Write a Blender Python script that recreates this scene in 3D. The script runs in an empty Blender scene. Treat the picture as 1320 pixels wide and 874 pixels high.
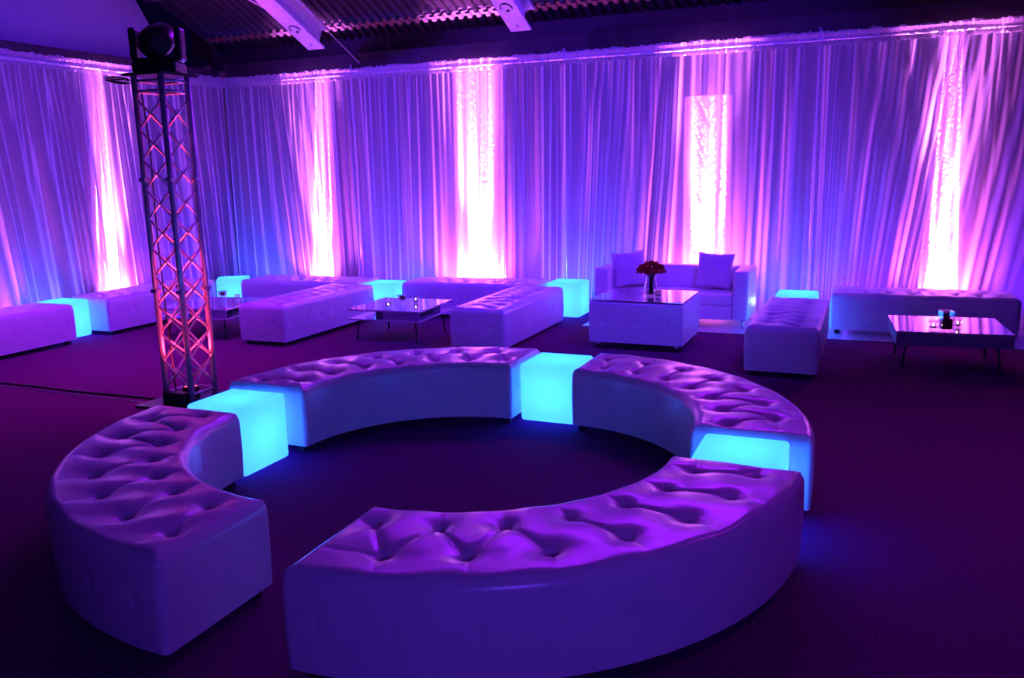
import bpy, bmesh, math, random
import numpy as np
from mathutils import Vector, Matrix
SC = bpy.context.scene
COL = SC.collection
PI = math.pi
random.seed(4)

# ------------------------------------------------------------------ materials
def mat(name, base=(.8, .8, .8), rough=.5, metal=0., spec=.5, noise=None, bump=None, emit=None, estr=0., trans=0., ior=1.45, coat=0.):
    m = bpy.data.materials.new(name); m.use_nodes = True
    nt = m.node_tree; b = nt.nodes['Principled BSDF']
    b.inputs['Base Color'].default_value = (*base, 1); b.inputs['Roughness'].default_value = rough
    b.inputs['Metallic'].default_value = metal; b.inputs['Specular IOR Level'].default_value = spec
    b.inputs['Transmission Weight'].default_value = trans; b.inputs['IOR'].default_value = ior
    b.inputs['Coat Weight'].default_value = coat
    if emit: b.inputs['Emission Color'].default_value = (*emit, 1); b.inputs['Emission Strength'].default_value = estr
    tc = nt.nodes.new('ShaderNodeTexCoord')
    if noise:
        sc, lo, hi = noise
        n = nt.nodes.new('ShaderNodeTexNoise'); n.inputs['Scale'].default_value = sc; n.inputs['Detail'].default_value = 5
        r = nt.nodes.new('ShaderNodeMapRange'); r.inputs['To Min'].default_value = lo; r.inputs['To Max'].default_value = hi
        r.inputs['From Min'].default_value = .3; r.inputs['From Max'].default_value = .7
        x = nt.nodes.new('ShaderNodeMix'); x.data_type = 'RGBA'; x.blend_type = 'MULTIPLY'; x.inputs[0].default_value = 1
        x.inputs[6].default_value = (*base, 1)
        nt.links.new(tc.outputs['Object'], n.inputs['Vector']); nt.links.new(n.outputs['Fac'], r.inputs['Value'])
        nt.links.new(r.outputs['Result'], x.inputs[7]); nt.links.new(x.outputs[2], b.inputs['Base Color'])
    if bump:
        sc, st, dist = bump
        n = nt.nodes.new('ShaderNodeTexNoise'); n.inputs['Scale'].default_value = sc; n.inputs['Detail'].default_value = 6
        bp = nt.nodes.new('ShaderNodeBump'); bp.inputs['Strength'].default_value = st; bp.inputs['Distance'].default_value = dist
        nt.links.new(tc.outputs['Object'], n.inputs['Vector']); nt.links.new(n.outputs['Fac'], bp.inputs['Height'])
        nt.links.new(bp.outputs['Normal'], b.inputs['Normal'])
    return m

LEATHER = mat('white_leather', (.78, .76, .80), .26, spec=.85, noise=(6, .94, 1.04), bump=(55, .12, .004))
LEATHER2 = mat('white_leatherette_side', (.78, .76, .80), .28, spec=.8, noise=(6, .94, 1.04), bump=(40, .12, .004))
CARPET = mat('dark_carpet', (.19, .008, .15), .95, spec=.1, noise=(70, .55, 1.35), bump=(220, .8, .012))
PANEL = mat('pale_floor_panel', (.62, .6, .66), .28, noise=(3, .9, 1.05))
SEAM = mat('floor_seam', (.03, .02, .05), .4)
BLACKLEG = mat('black_leg', (.02, .02, .03), .35)
BLACK = mat('black_plastic', (.018, .016, .022), .38, noise=(30, .7, 1.2))
BLACKM = mat('black_metal', (.03, .03, .035), .4, metal=.6)
CHROME = mat('chrome', (.75, .75, .78), .18, metal=1)
ALU = mat('aluminium', (.6, .6, .66), .35, metal=.35, noise=(12, .85, 1.1))
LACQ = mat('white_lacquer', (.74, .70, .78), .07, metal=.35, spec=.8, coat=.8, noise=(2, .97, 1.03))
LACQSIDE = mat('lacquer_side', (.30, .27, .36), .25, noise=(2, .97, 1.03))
MIRROR = mat('glass_table_top', (.62, .60, .68), .05, metal=.6, spec=.9, coat=1)
WALLP = mat('painted_wall', (.05, .045, .06), .8, noise=(3, .9, 1.1))
GABLE = mat('pale_gable_wall', (.33, .31, .38), .75, noise=(2, .92, 1.06))
DARKBEAM = mat('dark_beam', (.05, .035, .045), .6, noise=(5, .7, 1.2))
RAFTER = mat('pale_steel_rafter', (.60, .56, .64), .5, noise=(14, .8, 1.1), bump=(60, .2, .004))
DECK = mat('ribbed_metal_deck', (.045, .03, .045), .8, spec=.15, noise=(4, .85, 1.1))
PILLOW = mat('pillow_satin', (.62, .58, .68), .4, noise=(20, .9, 1.08), bump=(26, .5, .012))
PETAL = mat('red_petals', (.5, .012, .025), .55, noise=(60, .6, 1.3))
STEM = mat('dark_green_stem', (.03, .06, .02), .6)
def thinglass():
    m = bpy.data.materials.new('clear_glass'); m.use_nodes = True; nt = m.node_tree; nt.nodes.clear()
    out = nt.nodes.new('ShaderNodeOutputMaterial'); tr = nt.nodes.new('ShaderNodeBsdfTransparent'); tr.inputs[0].default_value = (.93, .93, .95, 1)
    g = nt.nodes.new('ShaderNodeBsdfGlossy'); g.inputs['Roughness'].default_value = .04
    lw = nt.nodes.new('ShaderNodeLayerWeight'); lw.inputs['Blend'].default_value = .35; mx = nt.nodes.new('ShaderNodeMixShader')
    nt.links.new(lw.outputs['Facing'], mx.inputs[0]); nt.links.new(tr.outputs[0], mx.inputs[1]); nt.links.new(g.outputs[0], mx.inputs[2]); nt.links.new(mx.outputs[0], out.inputs[0])
    return m
GLASS = thinglass()
WINEPETAL = mat('dark_red_petals', (.16, .006, .03), .6)
WAX = mat('candle_wax', (.3, .22, .25), .5)
FLAME = mat('flame', (1, .8, .6), .5, emit=(1, .62, .5), estr=14)
LAMPLENS = mat('lamp_lens', (.08, .08, .1), .05, spec=1, coat=1)
LENSPINK = mat('led_lens_pink', (1, .5, .9), .3, emit=(1, .3, .8), estr=6)
LENSRED = mat('led_lens_red', (1, .3, .3), .3, emit=(1, .05, .12), estr=6)
CABLE = mat('black_cable', (.02, .02, .025), .35)
CABLEP = mat('pale_rod', (.6, .5, .45), .35)

def fabric(name, col, transp, transl, crink=0., weave=False):
    m = bpy.data.materials.new(name); m.use_nodes = True; nt = m.node_tree; nt.nodes.clear()
    out = nt.nodes.new('ShaderNodeOutputMaterial')
    d = nt.nodes.new('ShaderNodeBsdfDiffuse'); t = nt.nodes.new('ShaderNodeBsdfTranslucent'); p = nt.nodes.new('ShaderNodeBsdfTransparent')
    d.inputs[0].default_value = (*col, 1); t.inputs[0].default_value = (*col, 1)
    a = nt.nodes.new('ShaderNodeMixShader'); a.inputs[0].default_value = transl
    b = nt.nodes.new('ShaderNodeMixShader'); b.inputs[0].default_value = transp
    nt.links.new(d.outputs[0], a.inputs[1]); nt.links.new(t.outputs[0], a.inputs[2])
    nt.links.new(a.outputs[0], b.inputs[1]); nt.links.new(p.outputs[0], b.inputs[2]); nt.links.new(b.outputs[0], out.inputs[0])
    if weave:      # a sheer weave closes up when it is seen edge on
        lw = nt.nodes.new('ShaderNodeLayerWeight'); lw.inputs['Blend'].default_value = .5
        mr = nt.nodes.new('ShaderNodeMapRange'); mr.inputs['From Min'].default_value = .06; mr.inputs['From Max'].default_value = .62
        mr.inputs['To Min'].default_value = transp; mr.inputs['To Max'].default_value = .12
        nt.links.new(lw.outputs['Facing'], mr.inputs['Value']); nt.links.new(mr.outputs['Result'], b.inputs[0])
    tc = nt.nodes.new('ShaderNodeTexCoord'); n = nt.nodes.new('ShaderNodeTexNoise')
    n.inputs['Scale'].default_value = 8; n.inputs['Detail'].default_value = 4
    mp = nt.nodes.new('ShaderNodeMapping'); mp.inputs['Scale'].default_value = (6, 6, .5) if not crink else (4, 4, 3)
    if crink: mp.inputs['Rotation'].default_value = (0, .9, 0)
    bp = nt.nodes.new('ShaderNodeBump'); bp.inputs['Strength'].default_value = .25 if not crink else crink; bp.inputs['Distance'].default_value = .02
    nt.links.new(tc.outputs['Object'], mp.inputs[0]); nt.links.new(mp.outputs[0], n.inputs['Vector'])
    nt.links.new(n.outputs['Fac'], bp.inputs['Height'])
    nt.links.new(bp.outputs[0], d.inputs['Normal']); nt.links.new(bp.outputs[0], t.inputs['Normal'])
    return m
SHEER = fabric('sheer_white_drape', (.86, .84, .88), .64, .40, weave=True)
HEADER = fabric('gathered_header', (.86, .84, .88), .48, .35)
COLFAB = fabric('column_fabric', (.9, .88, .9), 0, .1, 1.0)

def glowmat():
    m = bpy.data.materials.new('glowing_cube_plastic'); m.use_nodes = True; nt = m.node_tree; nt.nodes.clear()
    out = nt.nodes.new('ShaderNodeOutputMaterial')
    t = nt.nodes.new('ShaderNodeBsdfTranslucent'); t.inputs[0].default_value = (.3, .9, .9, 1)
    e = nt.nodes.new('ShaderNodeEmission'); e.inputs[0].default_value = (.055, .19, 1.9, 1); e.inputs[1].default_value = GLOW_E
    a = nt.nodes.new('ShaderNodeAddShader')
    nt.links.new(t.outputs[0], a.inputs[0]); nt.links.new(e.outputs[0], a.inputs[1]); nt.links.new(a.outputs[0], out.inputs[0])
    return m
GLOW_E = 1.15
GLOW = glowmat()

# ------------------------------------------------------------------ helpers
def obj(name, verts, faces, material, parent=None, smooth=True, loc=None, rotz=0):
    me = bpy.data.meshes.new(name)
    me.from_pydata([tuple(map(float, v)) for v in verts], [], [tuple(map(int, f)) for f in faces])
    me.materials.append(material)
    if smooth: me.polygons.foreach_set('use_smooth', [True] * len(me.polygons))
    me.update()
    o = bpy.data.objects.new(name, me); COL.objects.link(o)
    if parent: o.parent = parent
    if loc is not None: o.location = loc
    o.rotation_euler = (0, 0, rotz)
    return o
def tag(o, label, cat, group=None):
    o['label'] = label; o['category'] = cat
    if group: o['group'] = group
    return o
def thing(name, label, cat, loc=(0, 0, 0), rotz=0, group=None):
    o = bpy.data.objects.new(name, None); o.empty_display_size = .1; COL.objects.link(o)
    o.location = loc; o.rotation_euler = (0, 0, rotz)
    return tag(o, label, cat, group)
def struct(o): o['kind'] = 'structure'; return o
def copy_tree(o, parent=None):
    c = o.copy(); COL.objects.link(c); c.parent = parent
    for ch in [x for x in COL.objects if x.parent == o]: copy_tree(ch, c)
    return c

class MB:
    def __init__(s): s.v = []; s.f = []
    def add(s, vs, fs):
        n = len(s.v); s.v += [tuple(v) for v in vs]; s.f += [tuple(i + n for i in f) for f in fs]; return s
    def box(s, x0, x1, y0, y1, z0, z1, bev=0., M=None):
        bm = bmesh.new(); bmesh.ops.create_cube(bm, size=1)
        for v in bm.verts: v.co = Vector(((x0 + x1) / 2 + v.co.x * (x1 - x0), (y0 + y1) / 2 + v.co.y * (y1 - y0), (z0 + z1) / 2 + v.co.z * (z1 - z0)))
        if bev: bmesh.ops.bevel(bm, geom=bm.edges[:], offset=bev, segments=3, profile=.5, affect='EDGES', clamp_overlap=True)
        if M is not None: bm.transform(M)
        bm.verts.index_update()
        s.add([v.co[:] for v in bm.verts], [[v.index for v in f.verts] for f in bm.faces]); bm.free(); return s
    def tube(s, pts, r, n=10, cap=True):
        pts = [Vector(p) for p in pts]; rings = []
        rr = r if isinstance(r, (list, tuple)) else [r] * len(pts)
        up = None
        for i, p in enumerate(pts):
            d = (pts[min(i + 1, len(pts) - 1)] - pts[max(i - 1, 0)]).normalized()
            if up is None: up = Vector((0, 0, 1)) if abs(d.z) < .9 else Vector((1, 0, 0))
            a = d.cross(up).normalized(); b = a.cross(d).normalized(); up = b
            rings.append([p + rr[i] * (math.cos(2 * PI * k / n) * a + math.sin(2 * PI * k / n) * b) for k in range(n)])
        vs = [v for R in rings for v in R]; fs = []
        for i in range(len(pts) - 1):
            for k in range(n): fs.append((i * n + k, i * n + (k + 1) % n, (i + 1) * n + (k + 1) % n, (i + 1) * n + k))
        if cap: fs.append(tuple(range(n))[::-1]); fs.append(tuple((len(pts) - 1) * n + k for k in range(n)))
        return s.add(vs, fs)
    def lathe(s, prof, c=(0, 0, 0), n=24):
        vs = []; fs = []
        for (r, z) in prof:
            for k in range(n): vs.append((c[0] + r * math.cos(2 * PI * k / n), c[1] + r * math.sin(2 * PI * k / n), c[2] + z))
        for i in range(len(prof) - 1):
            for k in range(n): fs.append((i * n + k, i * n + (k + 1) % n, (i + 1) * n + (k + 1) % n, (i + 1) * n + k))
        return s.add(vs, fs)
    def build(s, name, m, parent=None, smooth=False, loc=None, rotz=0): return obj(name, s.v, s.f, m, parent, smooth, loc, rotz)

def box_grid(L, W, H, step):
    """surface grid of a box x in [-L/2,L/2], y in [-W/2,W/2], z in [0,H], without merging the seams twice"""
    nx, ny, nz = [max(2, int(round(q / step))) for q in (L, W, H)]
    idx = {}; V = []; F = []
    def vid(i, j, k):
        key = (i, j, k)
        if key not in idx: idx[key] = len(V); V.append(key)
        return idx[key]
    for i in range(nx):
        for j in range(ny):
            F.append((vid(i, j, nz), vid(i + 1, j, nz), vid(i + 1, j + 1, nz), vid(i, j + 1, nz)))
            F.append((vid(i, j, -1), vid(i, j + 1, -1), vid(i + 1, j + 1, -1), vid(i + 1, j, -1)))
    for i in range(nx):
        for k in range(nz):
            F.append((vid(i, 0, k), vid(i + 1, 0, k), vid(i + 1, 0, k + 1), vid(i, 0, k + 1)))
            F.append((vid(i, ny, k), vid(i, ny, k + 1), vid(i + 1, ny, k + 1), vid(i + 1, ny, k)))
    for j in range(ny):
        for k in range(nz):
            F.append((vid(0, j, k), vid(0, j, k + 1), vid(0, j + 1, k + 1), vid(0, j + 1, k)))
            F.append((vid(nx, j, k), vid(nx, j + 1, k), vid(nx, j + 1, k + 1), vid(nx, j, k + 1)))
    V = np.maximum(np.array(V, float), 0) / [nx, ny, nz]   # k = -1: the underside keeps its own vertices
    return (V - [.5, .5, 0]) * [L, W, H], F

def seg_dist(px, py, a, b):
    a = np.array(a); b = np.array(b); d = b - a; L2 = (d ** 2).sum()
    t = np.clip(((px - a[0]) * d[0] + (py - a[1]) * d[1]) / L2, 0, 1)
    return np.hypot(px - a[0] - t * d[0], py - a[1] - t * d[1]), t

def tufted(L, W, H, rows, step, rt=.05, rv=.022, depth=.032, crease=.011, sidebut=None, seed=0, bulge=.008, sdep=.011):
    """upholstered box; returns displaced vertices (box space), faces, button spots"""
    V, F = box_grid(L, W, H, step)
    x, y, z = V.T.copy()
    top = z > H - 1e-6
    hx, hy = L / 2, W / 2
    # 1 rounding of the box: vertical edges, then the top edge
    q = np.stack([np.clip(x, -hx + rv, hx - rv), np.clip(y, -hy + rv, hy - rv)], 1)
    d = np.stack([x, y], 1) - q; n = np.linalg.norm(d, axis=1)
    side = ~top
    s = np.where(n > 1e-9, rv / np.maximum(n, 1e-9), 1)
    inner = (n <= rv) & top
    s = np.where(inner, 1, s)
    x2, y2 = q[:, 0] + d[:, 0] * s, q[:, 1] + d[:, 1] * s
    # top edge rounding on (edge distance, z)
    ed = np.minimum(hx - np.abs(x2), hy - np.abs(y2)); ed = np.maximum(ed, 0)
    e = np.minimum(ed, rt); zz = np.maximum(z - (H - rt), 0)
    a = rt - e; nn = np.hypot(a, zz); m = np.maximum(np.maximum(a, zz), 1e-9)
    act = (a > 0) & (zz > 0)
    k = np.where(act & (nn > 0), m / np.maximum(nn, 1e-9), 1)
    a2, z2 = a * k, zz * k
    shift = a - a2      # move inward
    ux = np.where(hx - np.abs(x2) <= hy - np.abs(y2), np.sign(x2), 0); uy = np.where(ux == 0, np.sign(y2), 0)
    # blend the inward direction around corners
    cx = np.clip(rt * 1.2 - (hx - np.abs(x2)), 0, None); cy = np.clip(rt * 1.2 - (hy - np.abs(y2)), 0, None)
    nr = np.maximum(np.hypot(cx, cy), 1e-9)
    ux = np.where(act, np.sign(x2) * cx / nr, ux); uy = np.where(act, np.sign(y2) * cy / nr, uy)
    x3 = x2 - shift * ux; y3 = y2 - shift * uy
    z3 = np.where(act, H - rt + z2, z)
    # 2 crown, buttons and creases on the top
    px, py = x, y
    edge = np.minimum(hx - np.abs(px), hy - np.abs(py)); w = np.clip(edge / .07, 0, 1); w = w * w * (3 - 2 * w)
    crown = np.where(top, .012 * np.clip(edge / (W * .35), 0, 1) ** .7, 0)
    dz = crown
    rng = random.Random(seed)
    segs = []; r0, r1 = rows
    allb = r0 + r1
    for p in r0:
        for qd in r1:
            if abs(p[0] - qd[0]) < .165: segs.append((p, qd, 1.))
    for p in allb:
        yy = math.copysign(hy - .01, p[1]); segs.append((p, (p[0] + rng.uniform(-.02, .02), yy), .5))
    for R in (r0, r1):
        lo = min(R); hi = max(R)
        if lo[0] + hx < .3: segs.append((lo, (-hx + .01, lo[1] * 1.15), .5))
        if hx - hi[0] < .3: segs.append((hi, (hx - .01, hi[1] * 1.15), .5))
    cre = np.zeros(len(x))
    for a_, b_, g in segs:
        dd, t = seg_dist(px, py, a_, b_)
        fade = g * (np.where(g < 1, 1 - .75 * t, 1))
        cre = np.maximum(cre, fade * np.exp(-(dd / .0125) ** 1.05))
    but = np.zeros(len(x)); puff = np.zeros(len(x))
    for p in allb:
        r = np.hypot(px - p[0], py - p[1])
        but = np.maximum(but, .62 * np.exp(-(r / .052) ** 1.4) + .38 * np.exp(-(r / .02) ** 2))
    dz = dz - np.where(top, w * (crease * cre * (1 - .5 * but) + depth * but), 0)
    z3 = z3 + dz
    # 3 sides: slight bulge, faint row of buttons with a pleat
    sidem = (~top) & (z > 1e-6)
    bz = np.sin(np.clip(z / H, 0, 1) * PI)
    onx = np.abs(np.abs(x) - hx) < 1e-6; ony = np.abs(np.abs(y) - hy) < 1e-6
    off = np.where(sidem, bulge * bz, 0.)
    sp = sidebut or .24
    def wave(c, Lc):
        nb = max(2, int(round(Lc / sp))); cs = (np.arange(nb) + .5) / nb * Lc - Lc / 2
        dd = np.min(np.abs(c[:, None] - cs[None, :]), axis=1)
        g = np.exp(-(np.hypot(dd, z - H * .52) / .022) ** 2) * sdep
        pl = np.exp(-(dd / .008) ** 2) * .0022 * np.clip(1 - np.abs(z - H * .5) / (H * .42), 0, 1)
        return g + pl
    wx = wave(y, W); wy = wave(x, L)
    x3 = x3 + np.where(onx & sidem, np.sign(x) * (off - wx), 0)
    y3 = y3 + np.where(ony & sidem & ~onx, np.sign(y) * (off - wy), 0)
    # low frequency irregularity so the upholstery is not machined
    ir = .0028 * (np.sin(px * 11 + seed) * np.cos(py * 9 + seed * 2) + np.sin(px * 23 + py * 17 + seed))
    z3 = z3 + np.where(top, ir * w, 0)
    return np.stack([x3, y3, z3], 1), F, [(p[0], p[1], H + .012 - depth * 1.0 - .004) for p in allb]

def disc(r=.011, h=.006, n=10):
    m = MB(); m.lathe([(0.0005, h), (r * .6, h * .9), (r, h * .4), (r, 0), (0.0005, -.002)], n=n); return m

LEG_H = .05
# ------------------------------------------------------------------ room (room frame: u = along back wall, v = towards it)
UL, VB = -8.95, 10.3
CT = 3.19
# floor: carpet and pale panel strip by the back curtain
struct(MB().box(-10.4, 4.5, -3.5, 9.13, -.06, 0).build('floor', CARPET))
struct(MB().box(-10.4, -3.03, 9.13, 11.6, -.06, 0).build('floor', CARPET))
struct(MB().box(-3.03, 4.5, 9.13, 11.6, -.06, -.004).build('floor_strip', PANEL)).name = 'floor.001'
struct(MB().box(-3.03, 4.5, 9.115, 9.135, -.02, .006, .002).build('trim_1', SEAM))
struct(MB().box(-10.6, 4.5, 11.5, 11.6, 0, 5.6).build('wall_back', WALLP))
struct(MB().box(-9.75, -9.65, -3.5, 11.6, 0, 3.2).build('wall_left', WALLP))
# pale gable wall above the left curtain, its upper right edge following the roof
g = MB(); zr = lambda v: 4.10 + .95 * (9.02 - v)
g.add([(-9.25, -3.5, 3.3), (-9.25, 9.42, 3.3), (-9.25, 9.42, 3.62), (-9.25, 8.7, 4.65), (-9.25, 8.0, 5.8), (-9.25, -3.5, 5.9),
       (-9.35, -3.5, 3.3), (-9.35, 9.42, 3.3), (-9.35, 9.42, 3.62), (-9.35, 8.7, 4.65), (-9.35, 8.0, 5.8), (-9.35, -3.5, 5.9)],
      [(0, 1, 2, 3, 4, 5), (11, 10, 9, 8, 7, 6)] + [(i, i + 6, (i + 1) % 6 + 6, (i + 1) % 6) for i in range(6)])
struct(g.build('wall_gable', GABLE)).name = 'wall_left.001'
struct(MB().box(-9.26, -9.02, -3.5, 10.5, 3.21, 3.32, .01).build('trim_2', DARKBEAM))
struct(MB().box(-9.4, 4.5, 10.42, 10.62, 3.2, 3.42, .01).build('trim_3', DARKBEAM))
struct(MB().box(-9.4, 4.5, 10.62, 10.75, 3.2, 4.1, .01).build('trim_4', DARKBEAM))
# ceiling: ribbed metal deck descending to the eave above the back curtain
RS = .45
def roofz(v): return 3.78 + RS * (10.3 - v)
vs = []; fs = []
us = []; u = -9.25
while u < 4.5:
    us += [(u, 0), (u + .05, 0), (u + .065, .035), (u + .115, .035), (u + .13, 0)]; u += .13
vv = [10.7, 7.5, 4.2]
for v in vv:
    for (uu, dz) in us: vs.append((uu, v, roofz(v) + dz))
n = len(us)
for j in range(2):
    for i in range(n - 1): fs.append((j * n + i, j * n + i + 1, (j + 1) * n + i + 1, (j + 1) * n + i))
struct(obj('ceiling', vs, fs, DECK, smooth=False))

def rafter(u, label):
    t = thing('roof_rafter', label, 'rafter', (u, 9.75, 3.40), 0, 'sloped roof rafters')
    ang = -math.atan(RS); M = Matrix.Rotation(ang, 4, 'X')
    # local: runs towards -y and up
    m = MB(); m.box(-.13, .13, -5.6, 0, 0, .03, .006, M); m.box(-.13, .13, -5.6, 0, .27, .30, .006, M); m.box(-.02, .02, -5.6, 0, .03, .27, 0, M)
    m.build('steel_beam', RAFTER, t)
    a = MB(); pts = [M @ Vector((.07 * math.cos(k / 8 * PI) , -.46 - .10 * math.sin(k / 8 * PI), -.006)) for k in range(9)]
    a.tube(pts, .008, 6); a.build('bracket_arc', DARKBEAM, t)
    for (x, y) in ((.0, -.12), (.0, -.42)):
        b = MB(); b.lathe([(.0005, -.014), (.018, -.012), (.02, 0), (.0005, .001)], n=10)
        o = b.build('bolt', DARKBEAM if y < -.2 else CHROME, t, True, loc=M @ Vector((x, y, 0))); o.rotation_euler = (ang, 0, 0)
    return t
rafter(-6.88, 'pale steel rafter sloping down above the narrow bright curtain column near the truss tower')
rafter(-3.96, 'short visible end of pale steel rafter at the top centre of the photo')
#rafter(-1.04, 'pale steel rafter above the tall straight lit column behind the sofa')
# purlins between the rafters (dark, barely visible)
for i, v in enumerate((9.2, 8.1)):
    m = MB().box(-9.2, 4.4, v - .05, v + .05, roofz(v) - .16, roofz(v) - .02, .008)
    o = m.build('trim_%d' % (5 + i), DARKBEAM); struct(o)
# a pale rod and a thin cable slung beneath the roof
t = MB().tube([(-7.28, 8.85, 3.95), (-6.84, 9.7, 3.56)], .012, 8).build('tie_rod', CABLEP); tag(t, 'thin pale straight rod slung beside the left roof rafter', 'rod')
t = MB().tube([(-7.0, 9.0, 4.25), (-6.75, 9.6, 3.75), (-6.55, 10.25, 3.26)], .007, 8).build('hanging_cable', CABLEP); tag(t, 'thin reddish cable running down from the roof to the back curtain top', 'cable')
for (u, z) in ((-6.15, 3.55), (-4.3, 3.62)):
    m = MB().tube([(u, 10.36, 3.22), (u, 10.36, z)], .006, 6); o = m.build('hanger_rod', BLACKM)
    tag(o, 'thin dark hanger rod above the back curtain ' + ('left of the wide bright column' if u < -5 else 'right of the wide bright column'), 'rod', 'curtain hanger rods')

# ------------------------------------------------------------------ curtains
def noise1(seed, n=64, lo=-1, hi=1):
    r = np.random.RandomState(seed); return r.uniform(lo, hi, n)
def interp(tab, x):
    n = len(tab); i = np.floor(x).astype(int); f = x - i; f = f * f * (3 - 2 * f); return tab[i % n] * (1 - f) + tab[(i + 1) % n] * f
def drape(s0, s1, seed, place, label, narrow=.0, fan=0., ds=.0125):
    """place(s, n, z) -> 3d point; n is the offset into the room"""
    root = thing('drape_panel', label, 'curtain', place((s0 + s1) / 2, 0, 0), 0, 'white sheer drape panels')
    base = Vector(root.location)
    S = np.arange(s0, s1 + ds * .5, ds); Z = np.concatenate([np.linspace(.01, 2.9, 34), np.linspace(2.95, CT - .13, 5)])
    ph = noise1(seed, 97); ph2 = noise1(seed + 7, 97); am = noise1(seed + 13, 97, .25, 1.)
    V = []; F = []
    for z in Z:
        h = 1 - z / CT
        sc = (s0 + s1) / 2
        q = S + fan * h * np.sin((S - s0) / (s1 - s0) * PI) + .15 * interp(ph2, S * 1.15 + 11) * h
        big = np.sin(2 * PI * (q / .34 + .55 * interp(ph, q * 2.2))) * interp(am, q * 3.1)
        big += .35 * np.sin(2 * PI * (q / .81 + .3 * interp(ph2, q * 1.1)))
        fine = np.sin(2 * PI * (S / .098 + .6 * interp(ph2, S * 5.)))
        fine2 = np.sin(2 * PI * (q / .155 + .9 * interp(ph, q * 3.3 + 5)))
        nn = big * (.012 + .055 * h ** .7) + fine * (.018 * (1 - h) ** 2) + fine2 * (.018 + .014 * h)
        edge = np.minimum(1, np.minimum(S - s0, s1 - S) / .05)
        V += [place(s, float(k), float(z)) for s, k in zip(S, nn * (.5 + .5 * edge))]
    n = len(S)
    for j in range(len(Z) - 1):
        for i in range(n - 1): F.append((j * n + i, j * n + i + 1, (j + 1) * n + i + 1, (j + 1) * n + i))
    V = [Vector(v) - base for v in V]
    obj('drape_cloth', V, F, SHEER, root)
    # gathered rod pocket with a ruffle standing above it
    S2 = np.arange(s0, s1, .008); rows = [(-.135, .012), (-.115, .026), (-.08, .034), (-.045, .030), (-.03, .018), (-.012, .022), (.0, .014), (.018, .012)]
    V = []; F = []
    fr = np.sin(2 * PI * (S2 / .045 + .8 * interp(ph, S2 * 6))) + .6 * np.sin(2 * PI * (S2 / .021 + interp(ph2, S2 * 8)))
    jag = interp(ph2, S2 * 34) * .012 + interp(ph, S2 * 11) * .008
    for (dz, o_) in rows:
        V += [Vector(place(s, float(o_ + .007 * f), float(CT + dz + (j_ if dz > 0 else 0)))) - base for s, f, j_ in zip(S2, fr, jag)]
    n = len(S2)
    for j in range(len(rows) - 1):
        for i in range(n - 1): F.append((j * n + i, j * n + i + 1, (j + 1) * n + i + 1, (j + 1) * n + i))
    obj('rod_pocket', V, F, HEADER, root)
    return root
backp = lambda s, n, z: (s, VB - n, z)
leftp = lambda s, n, z: (UL + n, s, z)
drape(-8.93, -6.78, 21, backp, 'white sheer drape panel at the corner with the left wall, with a narrow bright column', fan=-.12)
drape(-6.80, -3.66, 33, backp, 'white sheer drape panel lit by the wide bright column with striped folds', fan=.10)
drape(-3.68, -.625, 45, backp, 'white sheer drape panel behind the sofa with the crinkled lit column', fan=.06)
drape(-.64, 2.6, 58, backp, 'white sheer drape panel at far right behind the long bench and low table', fan=.55)
drape(2.59, 4.5, 83, backp, 'white sheer drape panel beyond the right edge of the photo', fan=.2)
drape(4.2, 7.995, 61, leftp, 'white sheer drape panel at the far left edge of the photo', fan=-.25)
drape(7.98, 10.27, 73, leftp, 'white sheer drape panel on the left wall behind the truss tower', fan=-.2)
# pipe-and-drape uprights and rails
def upright(x, y, label):
    t = thing('curtain_upright', label, 'curtain pole', (x, y, 0), 0, 'curtain support poles')
    MB().tube([(0, 0, .02), (0, 0, 3.27)], .016, 12).build('pole', ALU, t, True)
    MB().box(-.1, .1, -.05, .05, 0, .02, .004).build('base_plate', BLACKM, t)
upright(-6.8, 10.43, 'upright pole tip behind the back curtain between narrow and wide bright columns')
upright(-3.66, 10.43, 'upright pole tip behind the back curtain right of the wide bright column')
upright(-.64, 10.43, 'upright pole tip behind the back curtain right of the crinkled lit column')
upright(-9.09, 7.98, 'upright pole tip behind the left curtain just left of the truss tower')
o = MB().tube([(-8.93, 10.33, CT - .06), (2.6, 10.33, CT - .06)], .018, 10).build('curtain_rail', ALU, None, True); tag(o, 'horizontal rail inside the header of the back curtain', 'curtain rail')
o = MB().tube([(-8.985, 4.2, CT - .06), (-8.985, 10.3, CT - .06)], .018, 10).build('curtain_rail', ALU, None, True); tag(o, 'horizontal rail inside the header of the left curtain', 'curtain rail')

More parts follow.
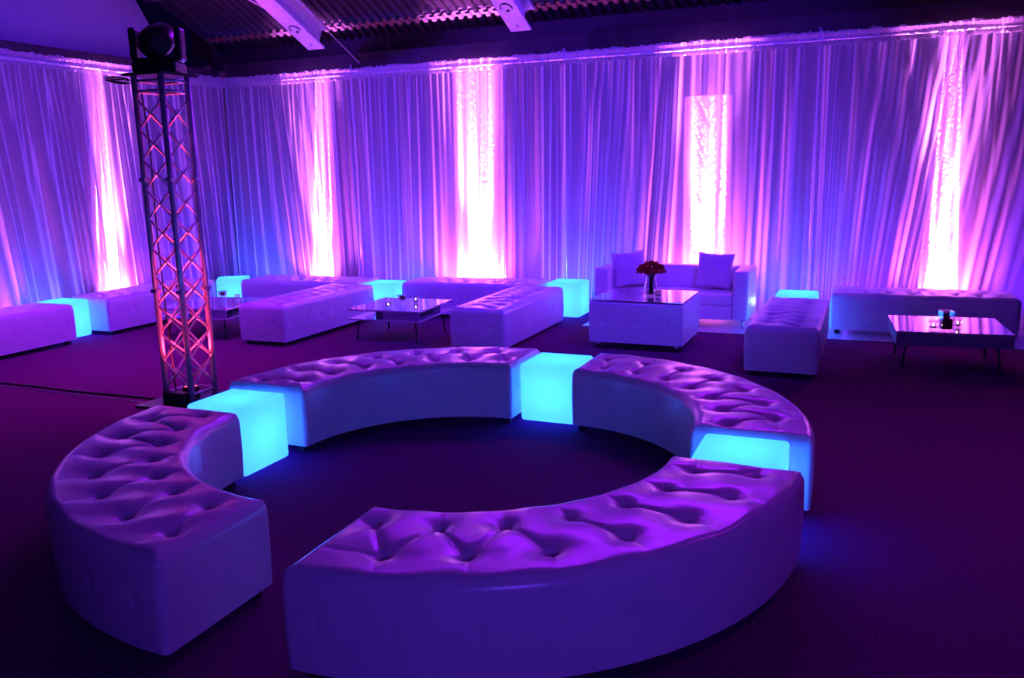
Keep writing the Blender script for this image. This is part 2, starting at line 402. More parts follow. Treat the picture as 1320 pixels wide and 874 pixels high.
# lit fabric columns just behind the sheers, each with its own LED uplight
def column(place, c0, c1, t0, t1, ztop, label, seed, wr=.25):
    """bottom from c0..c1, top t0..t1 along the wall"""
    V = []; F = []; nz, ns = 190, 46
    r = np.random.RandomState(seed); ph = r.uniform(0, 6, 8)
    for j in range(nz + 1):
        z = ztop * j / nz; f = j / nz
        for i in range(ns + 1):
            a = i / ns; s = (c0 + (t0 - c0) * f) * (1 - a) + (c1 + (t1 - c1) * f) * a
            k = math.sin(a * PI)
            nn = -.27 + .05 * k ** .5 + .013 * math.sin(a * 26 + 1.1 * math.sin(z * .9 + ph[0]) + ph[1])
            ph_ = 34 * z - 36 * abs(a - .52 - .05 * math.sin(z * 3)) + 2.2 * math.sin(z * 7 + a * 8 + ph[2])
            nn -= wr * .0045 * max(0, math.sin(ph_)) ** 5 * k ** .4 * (.6 + .4 * math.sin(z * 11 + a * 13))
            V.append(place(s, nn, z + .01))
    for j in range(nz):
        for i in range(ns): F.append((j * (ns + 1) + i, j * (ns + 1) + i + 1, (j + 1) * (ns + 1) + i + 1, (j + 1) * (ns + 1) + i))
    o = obj('fabric_column', V, F, COLFAB); tag(o, label, 'fabric column')
    return o
def uplight(x, y, aim, label, w, E, size=.3, col=(1, .13, .88)):
    t = thing('led_uplight', label, 'uplight', (x, y, 0), 0)
    m = MB(); m.lathe([(.0005, .03), (.075, .03), (.08, .05), (.08, .13), (.072, .145), (.066, .14), (.066, .12), (.0005, .12)], n=20); m.build('housing', BLACK, t, True)
    MB().lathe([(.0005, .128), (.064, .126), (.064, .121)], n=20).build('lens', LENSPINK, t, True)
    MB().tube([(-.085, 0, .005), (-.085, 0, .1), (-.078, 0, .1)], .006, 6).build('bracket', BLACKM, t)
    MB().tube([(.085, 0, .005), (.085, 0, .1), (.078, 0, .1)], .006, 6).build('bracket', BLACKM, t)
    MB().lathe([(.0005, 0), (.07, 0), (.07, .012), (.0005, .012)], n=20).build('base', BLACKM, t)
    l = bpy.data.lights.new('uplight_beam', 'AREA'); l.shape = 'RECTANGLE'; l.size = size; l.size_y = .06
    l.energy = E; l.color = col; l.spread = math.radians(w)
    lo = bpy.data.objects.new('beam', l); COL.objects.link(lo); lo.parent = t; lo.location = (0, 0, .16)
    d = Vector(aim) - Vector((x, y, .16)); lo.rotation_euler = d.to_track_quat('-Z', 'Y').to_euler()
    sp_ = bpy.data.lights.new('uplight_spot', 'SPOT'); sp_.energy = E * SPK; sp_.color = (.92, .19, 1); sp_.spot_size = math.radians(26); sp_.spot_blend = .8; sp_.shadow_soft_size = .03
    so = bpy.data.objects.new('narrow_beam', sp_); COL.objects.link(so); so.parent = t; so.location = (0, 0, .15)
    d2 = Vector((aim[0], aim[1], 2.6)) - Vector((x, y, .15)); so.rotation_euler = d2.to_track_quat('-Z', 'Y').to_euler()
    if abs(aim[1] - y) < abs(aim[0] - x) : lo.rotation_euler.rotate_axis('Z', PI / 2)
    return t
UPE = 85; SPK = 180
column(backp, -7.86, -7.28, -7.52, -7.27, 3.16, 'narrow lit fabric column behind the back curtain, right of the truss tower', 1)
uplight(-7.55, 10.46, (-7.45, 10.56, 2.6), 'uplight at the foot of the narrow lit column behind the corner bench', 120, UPE, .34)
column(backp, -5.34, -4.57, -5.30, -4.56, 3.16, 'widest lit fabric column, behind the back curtain at centre left', 2)
uplight(-4.95, 10.46, (-4.95, 10.56, 2.6), 'uplight at the foot of the widest lit column', 120, UPE * 1.7, .7)
column(backp, -2.15, -1.56, -2.17, -1.6, 2.60, 'crinkled lit fabric column with a square top behind the sofa', 3, 1)
uplight(-1.86, 10.46, (-1.86, 10.56, 2.6), 'uplight shining behind the sofa under the crinkled column', 120, UPE * 1.4, .45)
column(backp, .52, 1.0, .60, .82, 3.16, 'tapering lit fabric column at far right above the long bench', 4)
uplight(.78, 10.46, (.72, 10.56, 2.6), 'uplight behind the long bench at far right', 120, UPE * 1.1, .36)
column(leftp, 7.82, 8.33, 8.15, 8.34, 3.16, 'slender tapering lit fabric column behind the left curtain beside the truss tower', 5)
uplight(-9.09, 8.1, (-9.21, 8.2, 2.6), 'uplight behind the left curtain beside the truss tower', 120, UPE, .34)
column(leftp, 5.9, 6.5, 5.9, 6.1, 2.2, 'lit fabric column at the very left edge behind the left curtain', 6)
uplight(-9.09, 6.2, (-9.21, 6.1, 2.6), 'uplight behind the bench at the left edge', 120, UPE * .7, .4)

# ------------------------------------------------------------------ ottomans
GAPR = 1.01; OUTR = 1.62
def leg_mesh():
    return MB().box(-.025, .025, -.025, .025, 0, LEG_H + .01, .003)
def ring_ottoman(cx, cy, a0, label, seed):
    """quarter ring, centre (cx,cy), from angle a0 (deg) over 90 deg"""
    t = thing('curved_ottoman', label, 'ottoman', (cx, cy, 0), math.radians(a0), 'curved ottomans forming the ring')
    rm = (GAPR + OUTR) / 2; L = rm * PI / 2; W = OUTR - GAPR; H = .44 - LEG_H
    dth = L / 90
    r0 = [(-L / 2 + dth * (5.5 + 12.6 * i), -.135) for i in range(7)]
    r1 = [(-L / 2 + dth * (11.5 + 12.2 * i), .115) for i in range(7)]
    V, F, B = tufted(L, W, H, (r0, r1), .009, seed=seed, sdep=.0045, depth=.052, crease=.016)
    def bend(p):
        r = rm + p[1]; th = (p[0] + L / 2) / rm; return (r * math.cos(th), r * math.sin(th), p[2] + LEG_H)
    V2 = np.empty_like(V); r = rm + V[:, 1]; th = (V[:, 0] + L / 2) / rm
    # angle direction flips orientation, so reverse the faces
    V2[:, 0] = r * np.cos(th); V2[:, 1] = r * np.sin(th); V2[:, 2] = V[:, 2] + LEG_H
    obj('tufted_body', V2, [f[::-1] for f in F], LEATHER, t)
    bm_ = disc()
    for b in B:
        bm_.build('button', LEATHER, t, True, loc=bend(b))
    for (x, y) in ((-L / 2 + .07, -W / 2 + .07), (-L / 2 + .07, W / 2 - .07), (0, -W / 2 + .07), (0, W / 2 - .07), (L / 2 - .07, -W / 2 + .07), (L / 2 - .07, W / 2 - .07)):
        p = bend((x, y, 0)); leg_mesh().build('leg', BLACKLEG, t, loc=(p[0], p[1], 0))
    return t
ring_ottoman(-2.29, 3.70, 180, 'curved tufted white ottoman at the left of the ring, its square end facing the camera', 1)
ring_ottoman(-2.27, 4.27, 90, 'curved tufted white ottoman at the far left of the ring, nearest the truss tower', 2)
ring_ottoman(-1.82, 4.28, 0, 'curved tufted white ottoman at the far right of the ring, towards the sofa', 3)
ring_ottoman(-1.83, 3.80, 270, 'largest looking curved tufted white ottoman in the right foreground of the ring', 4)

def straight_proto():
    t = thing('bench_ottoman', '', 'ottoman', (0, 0, 0), 0, 'straight tufted benches')
    L, W, H = 1.75, .60, .44 - LEG_H
    r0 = [(-.75 + .214 * i, -.125) for i in range(8)]; r1 = [(-.645 + .214 * i, .125) for i in range(7)]
    V, F, B = tufted(L, W, H, (r0, r1), .0155, seed=9, depth=.075, crease=.018)
    V = V + [0, 0, LEG_H]
    obj('tufted_body', V, F, LEATHER2, t)
    for b in B: disc().build('button', LEATHER, t, True, loc=(b[0], b[1], b[2] + LEG_H))
    for x in (-.8, .8):
        for y in (-.23, .23): leg_mesh().build('leg', BLACKLEG, t, loc=(x, y, 0))
    return t
benches = [
    (-5.90, 7.94, 90, 'straight tufted bench pointing at the camera just right of the truss tower'),
    (-3.56, 8.33, 90, 'straight tufted bench pointing at the camera between low table and square tufted table'),
    (-.64, 8.16, 90, 'short looking tufted bench end on to the camera, right of the sofa'),
    (.53, 9.75, 0, 'long tufted bench side on to the camera at far right'),
    (-8.31, 5.66, 90, 'tufted bench at the left edge of the photo against the left curtain'),
    (-8.31, 7.86, 90, 'tufted bench behind the truss tower along the left curtain'),
    (-6.76, 9.12, 3.5, 'tufted bench along the back curtain under the narrow bright column'),
    (-4.52, 9.47, 6.5, 'tufted bench along the back curtain under the widest bright column')]
proto = straight_proto()
for i, (x, y, r, lab) in enumerate(benches):
    o = proto if i == 0 else copy_tree(proto)
    o.location = (x, y, 0); o.rotation_euler = (0, 0, math.radians(r)); o['label'] = lab

# ------------------------------------------------------------------ glowing cubes
CS = .42
def glow_proto():
    t = thing('glow_cube', '', 'light cube', (0, 0, 0), 0, 'glowing turquoise cubes')
    bm = bmesh.new(); bmesh.ops.create_cube(bm, size=CS)
    bmesh.ops.bevel(bm, geom=bm.edges[:], offset=.022, segments=4, profile=.5, affect='EDGES')
    bmesh.ops.translate(bm, verts=bm.verts[:], vec=(0, 0, CS / 2 + .004))
    me = bpy.data.meshes.new('cube_shell'); bm.to_mesh(me); bm.free(); me.materials.append(GLOW)
    me.polygons.foreach_set('use_smooth', [True] * len(me.polygons))
    o = bpy.data.objects.new('cube_shell', me); COL.objects.link(o); o.parent = t
    l = bpy.data.lights.new('cube_lamp', 'POINT'); l.energy = CUBE_E; l.color = (.07, .30, 1); l.shadow_soft_size = .05
    lo = bpy.data.objects.new('lamp', l); COL.objects.link(lo); lo.parent = t; lo.location = (0, 0, .21)
    return t
CUBE_E = 3.6
cubes = [
    (-3.57, 3.985, 0, 'glowing turquoise cube between the two left curved ottomans of the ring'),
    (-2.045, 5.63, 0, 'glowing turquoise cube at the back of the ring'),
    (-.52, 4.04, 0, 'glowing turquoise cube at the right of the ring, only its top showing'),
    (-8.50, 6.76, 0, 'glowing turquoise cube between the two benches along the left curtain'),
    (-7.99, 9.06, 38, 'glowing turquoise cube in the corner behind the truss tower'),
    (-5.655, 9.18, 3, 'glowing turquoise cube between the two benches along the back curtain'),
    (-3.42, 9.83, 0, 'glowing turquoise cube at the left of the sofa behind a bench'),
    (-.69, 9.50, 0, 'glowing turquoise cube behind the end on bench right of the sofa')]
gp = glow_proto()
for i, (x, y, r, lab) in enumerate(cubes):
    o = gp if i == 0 else copy_tree(gp)
    o.location = (x, y, 0); o.rotation_euler = (0, 0, math.radians(r)); o['label'] = lab

# ------------------------------------------------------------------ low lacquer tables
def hairpin(sx, sy):
    m = MB(); pts = []
    for k in range(9):
        a = k / 8; pts.append((sx * .03 * math.sin(a * 1.5), sy * .03 * math.sin(a * 1.5), .235 * (1 - a) + .008))
    m.tube(pts, .011, 8); m.lathe([(.0005, 0), (.018, 0), (.018, .01), (.0005, .012)], c=(pts[-1][0], pts[-1][1], 0), n=10)
    return m
def low_table(x, y, rot, label):
    t = thing('low_table', label, 'coffee table', (x, y, 0), math.radians(rot), 'low white lacquer tables')
    h = .43
    MB().box(-h, h, -h, h, .335, .355, .004).build('table_top', LACQ, t)
    MB().box(-h, h, -h, h, .235, .252, .004).build('lower_shelf', LACQ, t)
    m = MB()   # two boxes pinwheeled, niches opening to the sides
    def niche(x0, x1, y0, y1, openx):
        w = .015
        m.box(x0, x1, y0, y0 + w, .252, .335); m.box(x0, x1, y1 - w, y1, .252, .335)
        xb = x0 if openx > 0 else x1 - w
        m.box(xb, xb + w, y0 + w, y1 - w, .252, .335)
    niche(0.0, h - .004, -h + .004, .12, 1)
    niche(-h * .62, -.004, -.1, h - .06, -1)
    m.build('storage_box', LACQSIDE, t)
    for sx in (-1, 1):
        for sy in (-1, 1): hairpin(sx, sy).build('leg', BLACKM, t, True, loc=(sx * .33, sy * .33, 0))
    return t
low_table(-4.74, 8.0, 3, 'low white lacquer table with open shelf between the two end on benches at centre left')
low_table(-6.93, 7.50, 9, 'low white lacquer table partly behind the truss tower')
# right table: closed apron
t = thing('low_table', 'low white lacquer table with closed dark apron at far right', 'coffee table', (.68, 8.33, 0), math.radians(4), 'low white lacquer tables')
MB().box(-.455, .455, -.42, .42, .33, .35, .004).build('table_top', LACQ, t)
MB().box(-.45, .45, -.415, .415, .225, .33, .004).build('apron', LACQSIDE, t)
for sx in (-1, 1):
    for sy in (-1, 1): hairpin(sx, sy).build('leg', BLACKM, t, True, loc=(sx * .35, sy * .30, 0))

# square tufted table with a mirrored glass top
t = thing('tufted_table', 'square tufted white table with mirrored glass top in front of the sofa', 'coffee table', (-2.09, 8.42, 0), math.radians(0))
V, F, B = tufted(.95, .86, .405, ([(-9, -.1)], [(-9, .1)]), .0145, rt=.012, rv=.014, depth=0, crease=0, sidebut=.3, bulge=.002)
obj('tufted_body', V + [0, 0, .07], F, LEATHER2, t)
MB().box(-.468, .468, -.423, .423, .487, .497, .003).build('glass_top', MIRROR, t)
for x in (-.4, .4):
    for y in (-.36, .36): MB().tube([(x, y, 0), (x, y, .075)], .02, 10).build('leg', CHROME, t, True)

# ------------------------------------------------------------------ sofa
sf = thing('sofa', 'white upholstered two seat sofa against the back curtain with two cushions', 'sofa', (-2.07, 9.4, 0), 0)
def cushion_box(L, W, H, r, step=.016, bul=.01, seed=0):
    V, F = box_grid(L, W, H, step)
    hx, hy = L / 2, W / 2
    q = np.stack([np.clip(V[:, 0], -hx + r, hx - r), np.clip(V[:, 1], -hy + r, hy - r), np.clip(V[:, 2], r, H - r)], 1)
    d = V - q; n = np.maximum(np.linalg.norm(d, axis=1), 1e-9)[:, None]
    mx = np.max(np.abs(d), axis=1)[:, None]
    V = q + d / n * np.maximum(mx, 0)
    V[:, 2] += bul * (1 - (V[:, 0] / hx) ** 2) * (1 - (V[:, 1] / hy) ** 2) * (V[:, 2] > H / 2)
    return V, F
def part(name, L, W, H, x, y, z, r, m=LEATHER2, bul=0., parent=sf):
    V, F = cushion_box(L, W, H, r, bul=bul); return obj(name, V, F, m, parent, loc=(x, y, z))
HW = .88
part('arm', .17, .72, .55, -HW + .085, .36, .095, .028)
part('arm', .17, .72, .55, HW - .085, .36, .095, .028)
part('base', 1.76 - .34 - .004, .66, .16, 0, .36, .095, .012)
part('seat_cushion', 1.41, .53, .13, 0, .282, .25, .03, bul=.012)
bk = part('backrest', 1.41, .17, .55, 0, .62, .095, .03)
for x in (-.46, 0, .46):
    o = disc(.013).build('back_button', LEATHER, bk, True, loc=(x, -.086, .37)); o.rotation_euler = (PI / 2, 0, 0)
for x in (-HW + .06, HW - .06):
    for y in (.05, .66): MB().tube([(x, y, 0), (x, y, .1)], [.013, .018], 10).build('leg', CHROME, sf, True)

def pillow(loc, rot, w, label, ruff):
    n = 30; V = []; F = []
    for side in (1, -1):
        for j in range(n + 1):
            for i in range(n + 1):
                a = i / n * 2 - 1; b = j / n * 2 - 1
                k = ((1 - a ** 2) * (1 - b ** 2)) ** .38
                pinch = 1 - .09 * (1 - abs(a) ** 1.5) * abs(b) ** 3 - .0; pinchb = 1 - .09 * (1 - abs(b) ** 1.5) * abs(a) ** 3
                th = .085 * k
                if ruff: th += .009 * k * math.sin(b * 26 + 3 * math.sin(a * 4)) * math.cos(a * 5)
                else: th += .004 * math.sin(a * 9 + b * 5) * k
                V.append((a * w / 2 * pinchb, side * -th, b * w / 2 * pinch))
    m = (n + 1) ** 2
    for s_, off in ((0, 0), (1, m)):
        for j in range(n):
            for i in range(n):
                f = (off + j * (n + 1) + i, off + j * (n + 1) + i + 1, off + (j + 1) * (n + 1) + i + 1, off + (j + 1) * (n + 1) + i)
                F.append(f if not s_ else f[::-1])
    o = obj('throw_pillow', V, F, PILLOW, loc=loc); o.rotation_euler = rot; tag(o, label, 'cushion', 'throw pillows on the sofa')
    me = o.data; bm = bmesh.new(); bm.from_mesh(me); bmesh.ops.remove_doubles(bm, verts=bm.verts[:], dist=.0005); bm.to_mesh(me); bm.free()
    return o
pillow((-1.63, 9.83, .60), (math.radians(-14), math.radians(3), 0), .42, 'smooth square throw pillow leaning at the right end of the sofa', False)
pillow((-2.62, 9.77, .60), (math.radians(-16), math.radians(-5), math.radians(28)), .43, 'ruffled throw pillow at the left end of the sofa behind the roses', True)

# ------------------------------------------------------------------ table-top things
TZ = .4975
v = thing('flower_vase', 'clear glass vase holding a dome of red roses on the square tufted table', 'vase', (-2.02, 8.36, TZ))
MB().lathe([(r_ if r_ < .001 else r_ * 1.55, z_ * 1.12) for r_, z_ in [(.0005, .004), (.036, .004), (.045, .02), (.048, .07), (.036, .14), (.032, .175), (.038, .215), (.035, .215), (.028, .175), (.032, .14), (.043, .07), (.04, .022), (.0005, .016)]], n=28).build('glass_vase', GLASS, v, True)
m = MB()
for k in range(14):
    a = k * 2.4; r = .01 + .012 * (k % 3) / 2
    m.tube([(r * 1.2 * math.cos(a), r * 1.2 * math.sin(a), .02), (r * .7 * math.cos(a + .5), r * .7 * math.sin(a + .5), .17), (3 * r * math.cos(a), 3 * r * math.sin(a), .27)], .004, 6)
bq = thing('rose_bouquet', 'dome of red roses standing in the glass vase in front of the sofa', 'flowers', (-2.02, 8.36, TZ))
m.build('stems', STEM, bq, True)
def rose(r):
    m = MB()
    for layer, (rr, zz, tilt, cnt) in enumerate(((.2, .75, .1, 3), (.45, .6, .35, 4), (.72, .38, .7, 5), (.95, .12, 1.0, 6))):
        for k in range(cnt):
            a0 = k * 2 * PI / cnt + layer * .7; vs = []; fs = []
            for j in range(4):
                for i in range(5):
                    aa = a0 + (i / 4 - .5) * 2.2 * PI / cnt * 1.25; t_ = j / 3
                    rad = r * (rr * .45 + (rr * .55 + .12 * tilt) * t_); z = r * (-.5 + (zz + .5) * t_ - .18 * tilt * t_ * t_ - .12 * abs(i / 2 - 1) * t_)
                    vs.append((rad * math.cos(aa), rad * math.sin(aa), z))
            for j in range(3):
                for i in range(4): fs.append((j * 5 + i, j * 5 + i + 1, (j + 1) * 5 + i + 1, (j + 1) * 5 + i))
            m.add(vs, fs)
    return m
first = None; sp = []
for ring, (rr, zz, cnt) in enumerate(((0, .345, 1), (.05, .33, 6), (.098, .30, 11), (.12, .262, 13))):
    for k in range(cnt):
        a = k * 2 * PI / cnt + ring * .4; sp.append((rr * math.cos(a), rr * math.sin(a), zz, rr))
for (x, y, z, rr) in sp:
    if first is None: first = rose(.034).build('rose_bloom', PETAL, bq, True); o = first
    else: o = first.copy(); COL.objects.link(o)
    o.location = (x, y, z); o.rotation_euler = (-y * 7, x * 7, random.random() * 6)

def votive(x, y, z, label, group, h=.075, r=.03, lit=True, square=True):
    t = thing('votive_holder', label, 'candle holder', (x, y, z), random.uniform(-.1, .1), group)
    m = MB()
    n = 4 if square else 20
    m.lathe([(.0005, .002), (r, .002), (r * 1.12, h), (r, h), (r * .88, .014), (.0005, .014)], n=n)
    m.build('glass_cup', GLASS, t, not square)
    MB().lathe([(.0005, .016), (r * .62, .016), (r * .62, .03), (.0005, .03)], n=14).build('candle', WAX, t, True)
    if lit: MB().lathe([(.0005, .031), (.006, .036), (.0055, .046), (.0005, .058)], n=8).build('flame', FLAME, t, True)
    return t
def bowl_vase(x, y, z, label, square, h=.15):
    t = thing('petal_vase', label, 'vase', (x, y, z), .3)
    if square:
        w = .05; m = MB()
        m.box(-w, w, -w, w, .002, .014); m.box(-w, w, -w, -w + .006, .014, h); m.box(-w, w, w - .006, w, .014, h)
        m.box(-w, -w + .006, -w + .006, w - .006, .014, h); m.box(w - .006, w, -w + .006, w - .006, .014, h)
        m.build('glass_vase', GLASS, t)
        p = MB().box(-.04, .04, -.04, .04, .016, .105, .008)
        for k in range(26):
            a = k * 2.4; r_ = .036 * math.sqrt((k % 9 + .5) / 9); p.lathe([(.0005, .0), (.012, .006), (.014, .016), (.0005, .02)], c=(r_ * math.cos(a), r_ * math.sin(a), .018 + .0042 * k), n=7)
        p.build('petals', WINEPETAL, t, True)
    else:
        MB().lathe([(.0005, .002), (.03, .002), (.03, .006), (.007, .012), (.007, .045), (.03, .06), (.046, .09), (.05, .13), (.047, .13), (.043, .092), (.027, .066), (.0005, .06)], n=24).build('glass_vase', GLASS, t, True)
        p = MB()
        for k in range(16):
            a = k * 2.4; r_ = .027 * math.sqrt((k % 6 + .5) / 6); p.lathe([(.0005, .0), (.012, .006), (.014, .016), (.0005, .02)], c=(r_ * math.cos(a), r_ * math.sin(a), .07 + .0022 * k), n=7)
        p.build('petals', WINEPETAL, t, True)
    return t
Z1 = .3555
bowl_vase(-4.64, 7.86, Z1, 'stemmed glass with dark petals on the centre left low table', False)
votive(-4.73, 7.72, Z1, 'small glass votive left of the stemmed glass on the centre left table', 'glass votives', .07, .027, square=False)
votive(-4.62, 8.12, Z1, 'small glass votive right of the stemmed glass on the centre left table', 'glass votives', .075, .027, square=False)
bowl_vase(-6.86, 7.58, Z1, 'stemmed glass with dark petals on the table behind the truss tower', False)
votive(-6.77, 7.72, Z1, 'small glass votive on the table behind the truss tower', 'glass votives', .075, .027, lit=False, square=False)
bowl_vase(.645, 8.02, .3505, 'square glass vase with dark petals in the middle of the far right table', True, .17)
votive(.55, 8.03, .3505, 'square glass votive left of the square vase on the far right table', 'glass votives', .085, .036)
votive(.75, 8.20, .3505, 'square glass votive right of the square vase on the far right table', 'glass votives', .085, .036)
votive(-1.93, 8.30, TZ, 'small round glass votive beside the rose vase on the tufted table', 'glass votives', .07, .03, lit=False, square=False)

# ------------------------------------------------------------------ truss tower and moving head
TW = thing('truss_tower', 'square aluminium truss tower standing left of the ottoman ring', 'truss', (-4.97, 5.04, 0), 0)
s = .13; TH = 2.52
for (x, y) in ((-s, -s), (s, -s), (s, s), (-s, s)):
    MB().tube([(x, y, .02), (x, y, TH)], .0225, 14).build('main_tube', ALU, TW, True)
cor = [(-s, -s), (s, -s), (s, s), (-s, s)]
nb = 10; z0, z1 = .14, TH - .16
for side in range(4):
    a = cor[side]; b = cor[(side + 1) % 4]
    m = MB()
    for k in range(nb):
        za = z0 + (z1 - z0) * k / nb; zb = z0 + (z1 - z0) * (k + 1) / nb
        p0, p1 = (a, b)
        m.tube([(p0[0], p0[1], za), (p1[0], p1[1], zb)], .0075, 8); m.tube([(p1[0], p1[1], za), (p0[0], p0[1], zb)], .0075, 8)
    m.build('cross_lacing', ALU, TW, True)
    for z in (.10, TH - .11, TH - .035): MB().tube([(a[0], a[1], z), (b[0], b[1], z)], .011, 8).build('frame_bar', ALU, TW, True)
for (x, y) in cor:
    for z in (.9, 1.75): MB().box(x - .03, x + .03, y - .03, y + .03, z, z + .03, .006).build('coupler', ALU, TW)
MB().box(-.3, .3, -.3, .3, 0, .02, .003).build('base_plate', BLACKM, TW)
MB().box(-.19, .19, -.19, .19, TH, TH + .02, .003).build('top_plate', BLACKM, TW)
MB().tube([(-s + .03, -s + .03, TH - .1), (-s + .035, -s + .05, 2.0), (-s + .05, -s + .02, 1.4), (-s + .03, -s + .05, .7), (-s + .05, -s + .05, .1)], .006, 6).build('power_cable', CABLE, TW, True)
m = MB(); pts = []
for k in range(30):
    a = k / 29 * 4.2 * PI; pts.append((-.26 + .09 * math.cos(a), -.16 + .07 * math.sin(a), TH - .03 + .02 * math.sin(a * .7)))
m.tube(pts, .007, 6); o = m.build('cable_coil', CABLE, TW, True)
# red par can inside the truss foot
pc = thing('red_par_light', 'small red LED par light inside the foot of the truss tower', 'stage light', (-4.97, 5.04, .021))
MB().lathe([(.0005, .02), (.06, .02), (.068, .04), (.068, .10), (.06, .115), (.056, .10), (.0005, .10)], n=18).build('housing', BLACK, pc, True)
MB().lathe([(.0005, .108), (.052, .106), (.052, .101)], n=18).build('lens', LENSRED, pc, True)
MB().tube([(-.075, 0, 0), (-.075, 0, .07), (-.066, 0, .07)], .006, 6).build('yoke', BLACKM, pc)
MB().tube([(.075, 0, 0), (.075, 0, .07), (.066, 0, .07)], .006, 6).build('yoke', BLACKM, pc)
l = bpy.data.lights.new('red_beam', 'SPOT'); l.energy = 650; l.color = (1, .03, .10); l.spot_size = math.radians(30); l.spot_blend = .9; l.shadow_soft_size = .04
lo = bpy.data.objects.new('narrow_beam', l); COL.objects.link(lo); lo.parent = pc; lo.location = (0, 0, .13); lo.rotation_euler = (PI, 0, 0)
l = bpy.data.lights.new('red_beam', 'SPOT'); l.energy = 60; l.color = (1, .03, .10); l.spot_size = math.radians(75); l.spot_blend = .4; l.shadow_soft_size = .04
lo = bpy.data.objects.new('beam', l); COL.objects.link(lo); lo.parent = pc; lo.location = (0, 0, .13); lo.rotation_euler = (PI, 0, 0)
# ballast weight
o = MB().box(-.11, .11, -.09, -.01, 0, .10, .01).build('ballast_block', BLACK, None, loc=(-4.97, 4.93, .021)); tag(o, 'small dark ballast block on the truss tower base plate', 'weight')

mh = thing('moving_head_light', 'black moving head stage light mounted on top of the truss tower', 'stage light', (-4.97, 5.04, TH + .0205), math.radians(205)); mh.scale = (.85, .85, .82)
MB().box(-.19, .19, -.15, .15, 0, .10, .02).build('base', BLACK, mh)
m = MB()
for sx in (-1, 1):
    m.box(sx * .195 - .03, sx * .195 + .03, -.07, .07, .11, .40, .02)
m.box(-.2, .2, -.08, .08, .10, .135, .01)
m.build('yoke', BLACK, mh)
M = Matrix.Translation((0, 0, .29)) @ Matrix.Rotation(math.radians(68), 4, 'X')
m = MB(); m.lathe([(.0005, -.20), (.10, -.19), (.135, -.12), (.14, .02), (.125, .12), (.12, .19), (.105, .19), (.10, .16), (.0005, .16)], n=28)
m.v = [tuple(M @ Vector(v)) for v in m.v]; m.build('head', BLACK, mh, True)
m = MB(); m.lathe([(.0005, .185), (.06, .18), (.10, .162)], n=24); m.v = [tuple(M @ Vector(v)) for v in m.v]; m.build('lens', LAMPLENS, mh, True)
m = MB()
for k in range(5): m.box(-.137 + .0, .137, -.004, .004, -.16 + k * .03, -.15 + k * .03)
m.v = [tuple(M @ Vector(v)) for v in m.v]; m.build('cooling_fins', BLACKM, mh)

# floor cable along the carpet seam
pts = [(-8.2 + .32 * k, 4.93 + .012 * math.sin(k * 1.7) + .004 * k, .009) for k in range(10)] + [(-5.31, 4.99, .009)]
o = MB().tube(pts, .009, 8).build('floor_cable', CABLE, None, True); tag(o, 'thin dark cable lying straight across the carpet to the truss tower', 'cable')
o = MB().box(-9.0, -5.28, 4.875, 4.89, 0.0, .005, .002).build('trim_8', SEAM); struct(o)

# ------------------------------------------------------------------ lights
def area(name, loc, target, size, E, col, spread=180, sy=None):
    l = bpy.data.lights.new(name, 'AREA'); l.energy = E; l.color = col; l.size = size; l.spread = math.radians(spread)
    if sy: l.shape = 'RECTANGLE'; l.size_y = sy
    o = bpy.data.objects.new(name, l); COL.objects.link(o); o.location = loc
    o.rotation_euler = (Vector(target) - Vector(loc)).to_track_quat('-Z', 'Y').to_euler()
    return o
VIO = (.11, .010, 1.0)
MAG = (.24, .010, 1.0)
area('violet_wash', (-8.0, 5.9, 4.7), (-4.2, 10.3, 1.9), .35, 75, VIO, 90)
area('violet_wash_right', (.6, 6.0, 4.7), (-4.6, 9.9, 1.3), .35, 130, VIO, 90)
area('violet_wash_left', (-5.0, 3.6, 5.0), (-8.95, 7.2, 1.9), .35, 60, VIO, 80)
area('added_back_wash', (-3.2, 8.8, 4.0), (-2.4, 2.6, 0), 5.5, 30, (.30, .008, 1), 62, .2)  # added unseen lamp, stands in for the glow of the lit curtain columns
area('added_floor_wash', (-6.0, 6.6, 4.3), (-6.6, 5.8, 0), .8, 32, (.55, .005, 1), 75)  # added lamp without a fixture, brightens the carpet at mid left
area('added_floor_wash_right', (2.2, 6.0, 4.6), (1.6, 4.6, 0), .8, 11, (.55, .005, 1), 80)  # added weak lamp, lifts the dark carpet on the right
area('blue_front_fill', (2.0, -1.8, 2.1), (-2.0, 4.0, .3), 1.2, 36, (.14, .035, 1), 120)
def spot(name, loc, target, E, col, ang, blend=.5, r=.05):
    l = bpy.data.lights.new(name, 'SPOT'); l.energy = E; l.color = col; l.spot_size = math.radians(ang); l.spot_blend = blend; l.shadow_soft_size = r
    o = bpy.data.objects.new(name, l); COL.objects.link(o); o.location = loc
    o.rotation_euler = (Vector(target) - Vector(loc)).to_track_quat('-Z', 'Y').to_euler(); return o
spot('added_roof_spot', (-6.6, 7.4, .5), (-7.6, 8.9, 4.3), 420, (1, .10, .75), 26, .9)  # added spot near the floor, brightens the deck; no real fixture
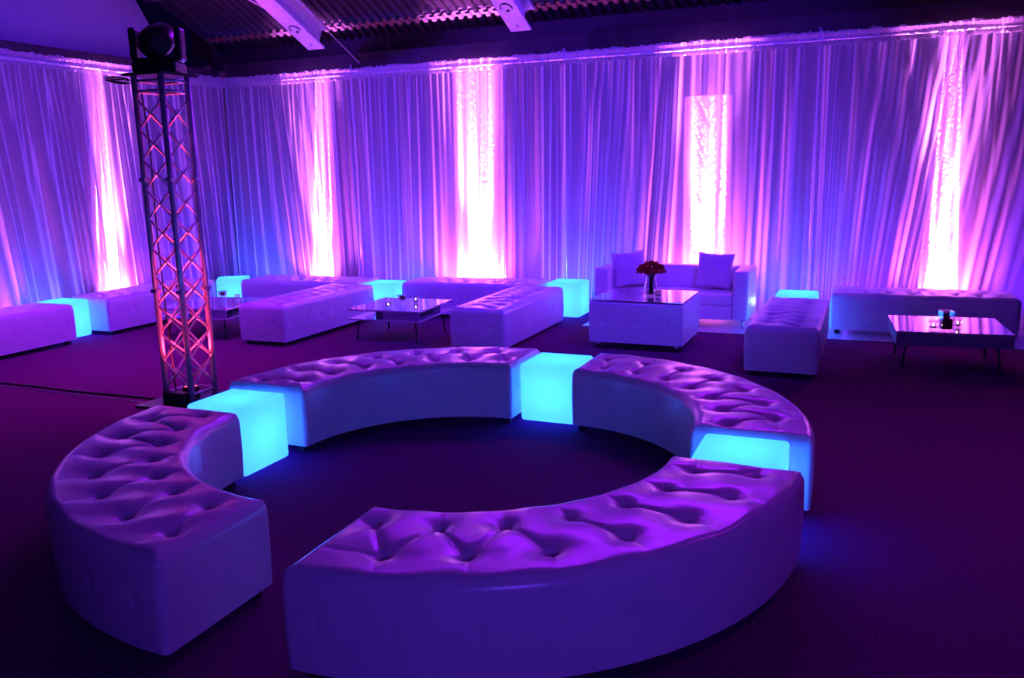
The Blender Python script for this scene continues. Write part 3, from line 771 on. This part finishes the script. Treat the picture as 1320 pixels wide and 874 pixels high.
spot('added_roof_spot_2', (-4.2, 7.2, .5), (-4.05, 9.2, 3.6), 160, (.8, .12, .9), 24, .8)  # this and the next: spots added to brighten the rafters
spot('added_roof_spot_3', (-6.2, 7.2, .5), (-6.9, 9.3, 3.6), 160, (.8, .12, .9), 20, .8)

VIB = (.13, .015, 1.0)
for k, u in enumerate((-8.5, -6.4, -5.9, -3.9, -3.3, -.9, -.2, 1.7)):
    spot('violet_backlight', (u, 11.1, .06), (u * .97 - .1, 10.3, 1.2 if k % 2 == 0 else 1.5), 330 if k % 2 == 0 else 280, (.045, .075, 1) if k in (0, 2, 4, 5) else VIB, 120, .7, .04)
for v in (7.0, 5.4, 9.1):
    spot('violet_backlight', (-9.5, v, .06), (-8.95, v, 1.5), 230, (.045, .075, 1) if v == 7.0 else VIB, 120, .7, .04)

W = bpy.data.worlds.new('world'); SC.world = W; W.use_nodes = True
W.node_tree.nodes['Background'].inputs[0].default_value = (.10, .02, 1, 1); W.node_tree.nodes['Background'].inputs[1].default_value = .012

# ------------------------------------------------------------------ camera
f_px = 1085.36; p = .19697739; r = -.02074774; a = -.40317
F0 = Vector((0, math.cos(p), -math.sin(p))); R0 = Vector((1, 0, 0)); U0 = R0.cross(F0)
Rv = math.cos(r) * R0 + math.sin(r) * U0; Uv = -math.sin(r) * R0 + math.cos(r) * U0
def toroom(w): return Vector((w.x * math.cos(a) + w.y * math.sin(a), -w.x * math.sin(a) + w.y * math.cos(a), w.z))
R_, U_, F_ = toroom(Rv), toroom(Uv), toroom(F0)
cam = bpy.data.cameras.new('camera'); co = bpy.data.objects.new('camera', cam); COL.objects.link(co)
cam.sensor_width = 36; cam.lens = f_px / 1320 * 36; cam.clip_start = .05; cam.clip_end = 100
co.matrix_world = Matrix(((R_.x, U_.x, -F_.x, 0), (R_.y, U_.y, -F_.y, 0), (R_.z, U_.z, -F_.z, 1.77509), (0, 0, 0, 1)))
SC.camera = co
SC.view_settings.view_transform = 'Standard'; SC.view_settings.look = 'None'; SC.view_settings.gamma = 1
SC.view_settings.exposure = 0; SC.view_settings.use_curve_mapping = False
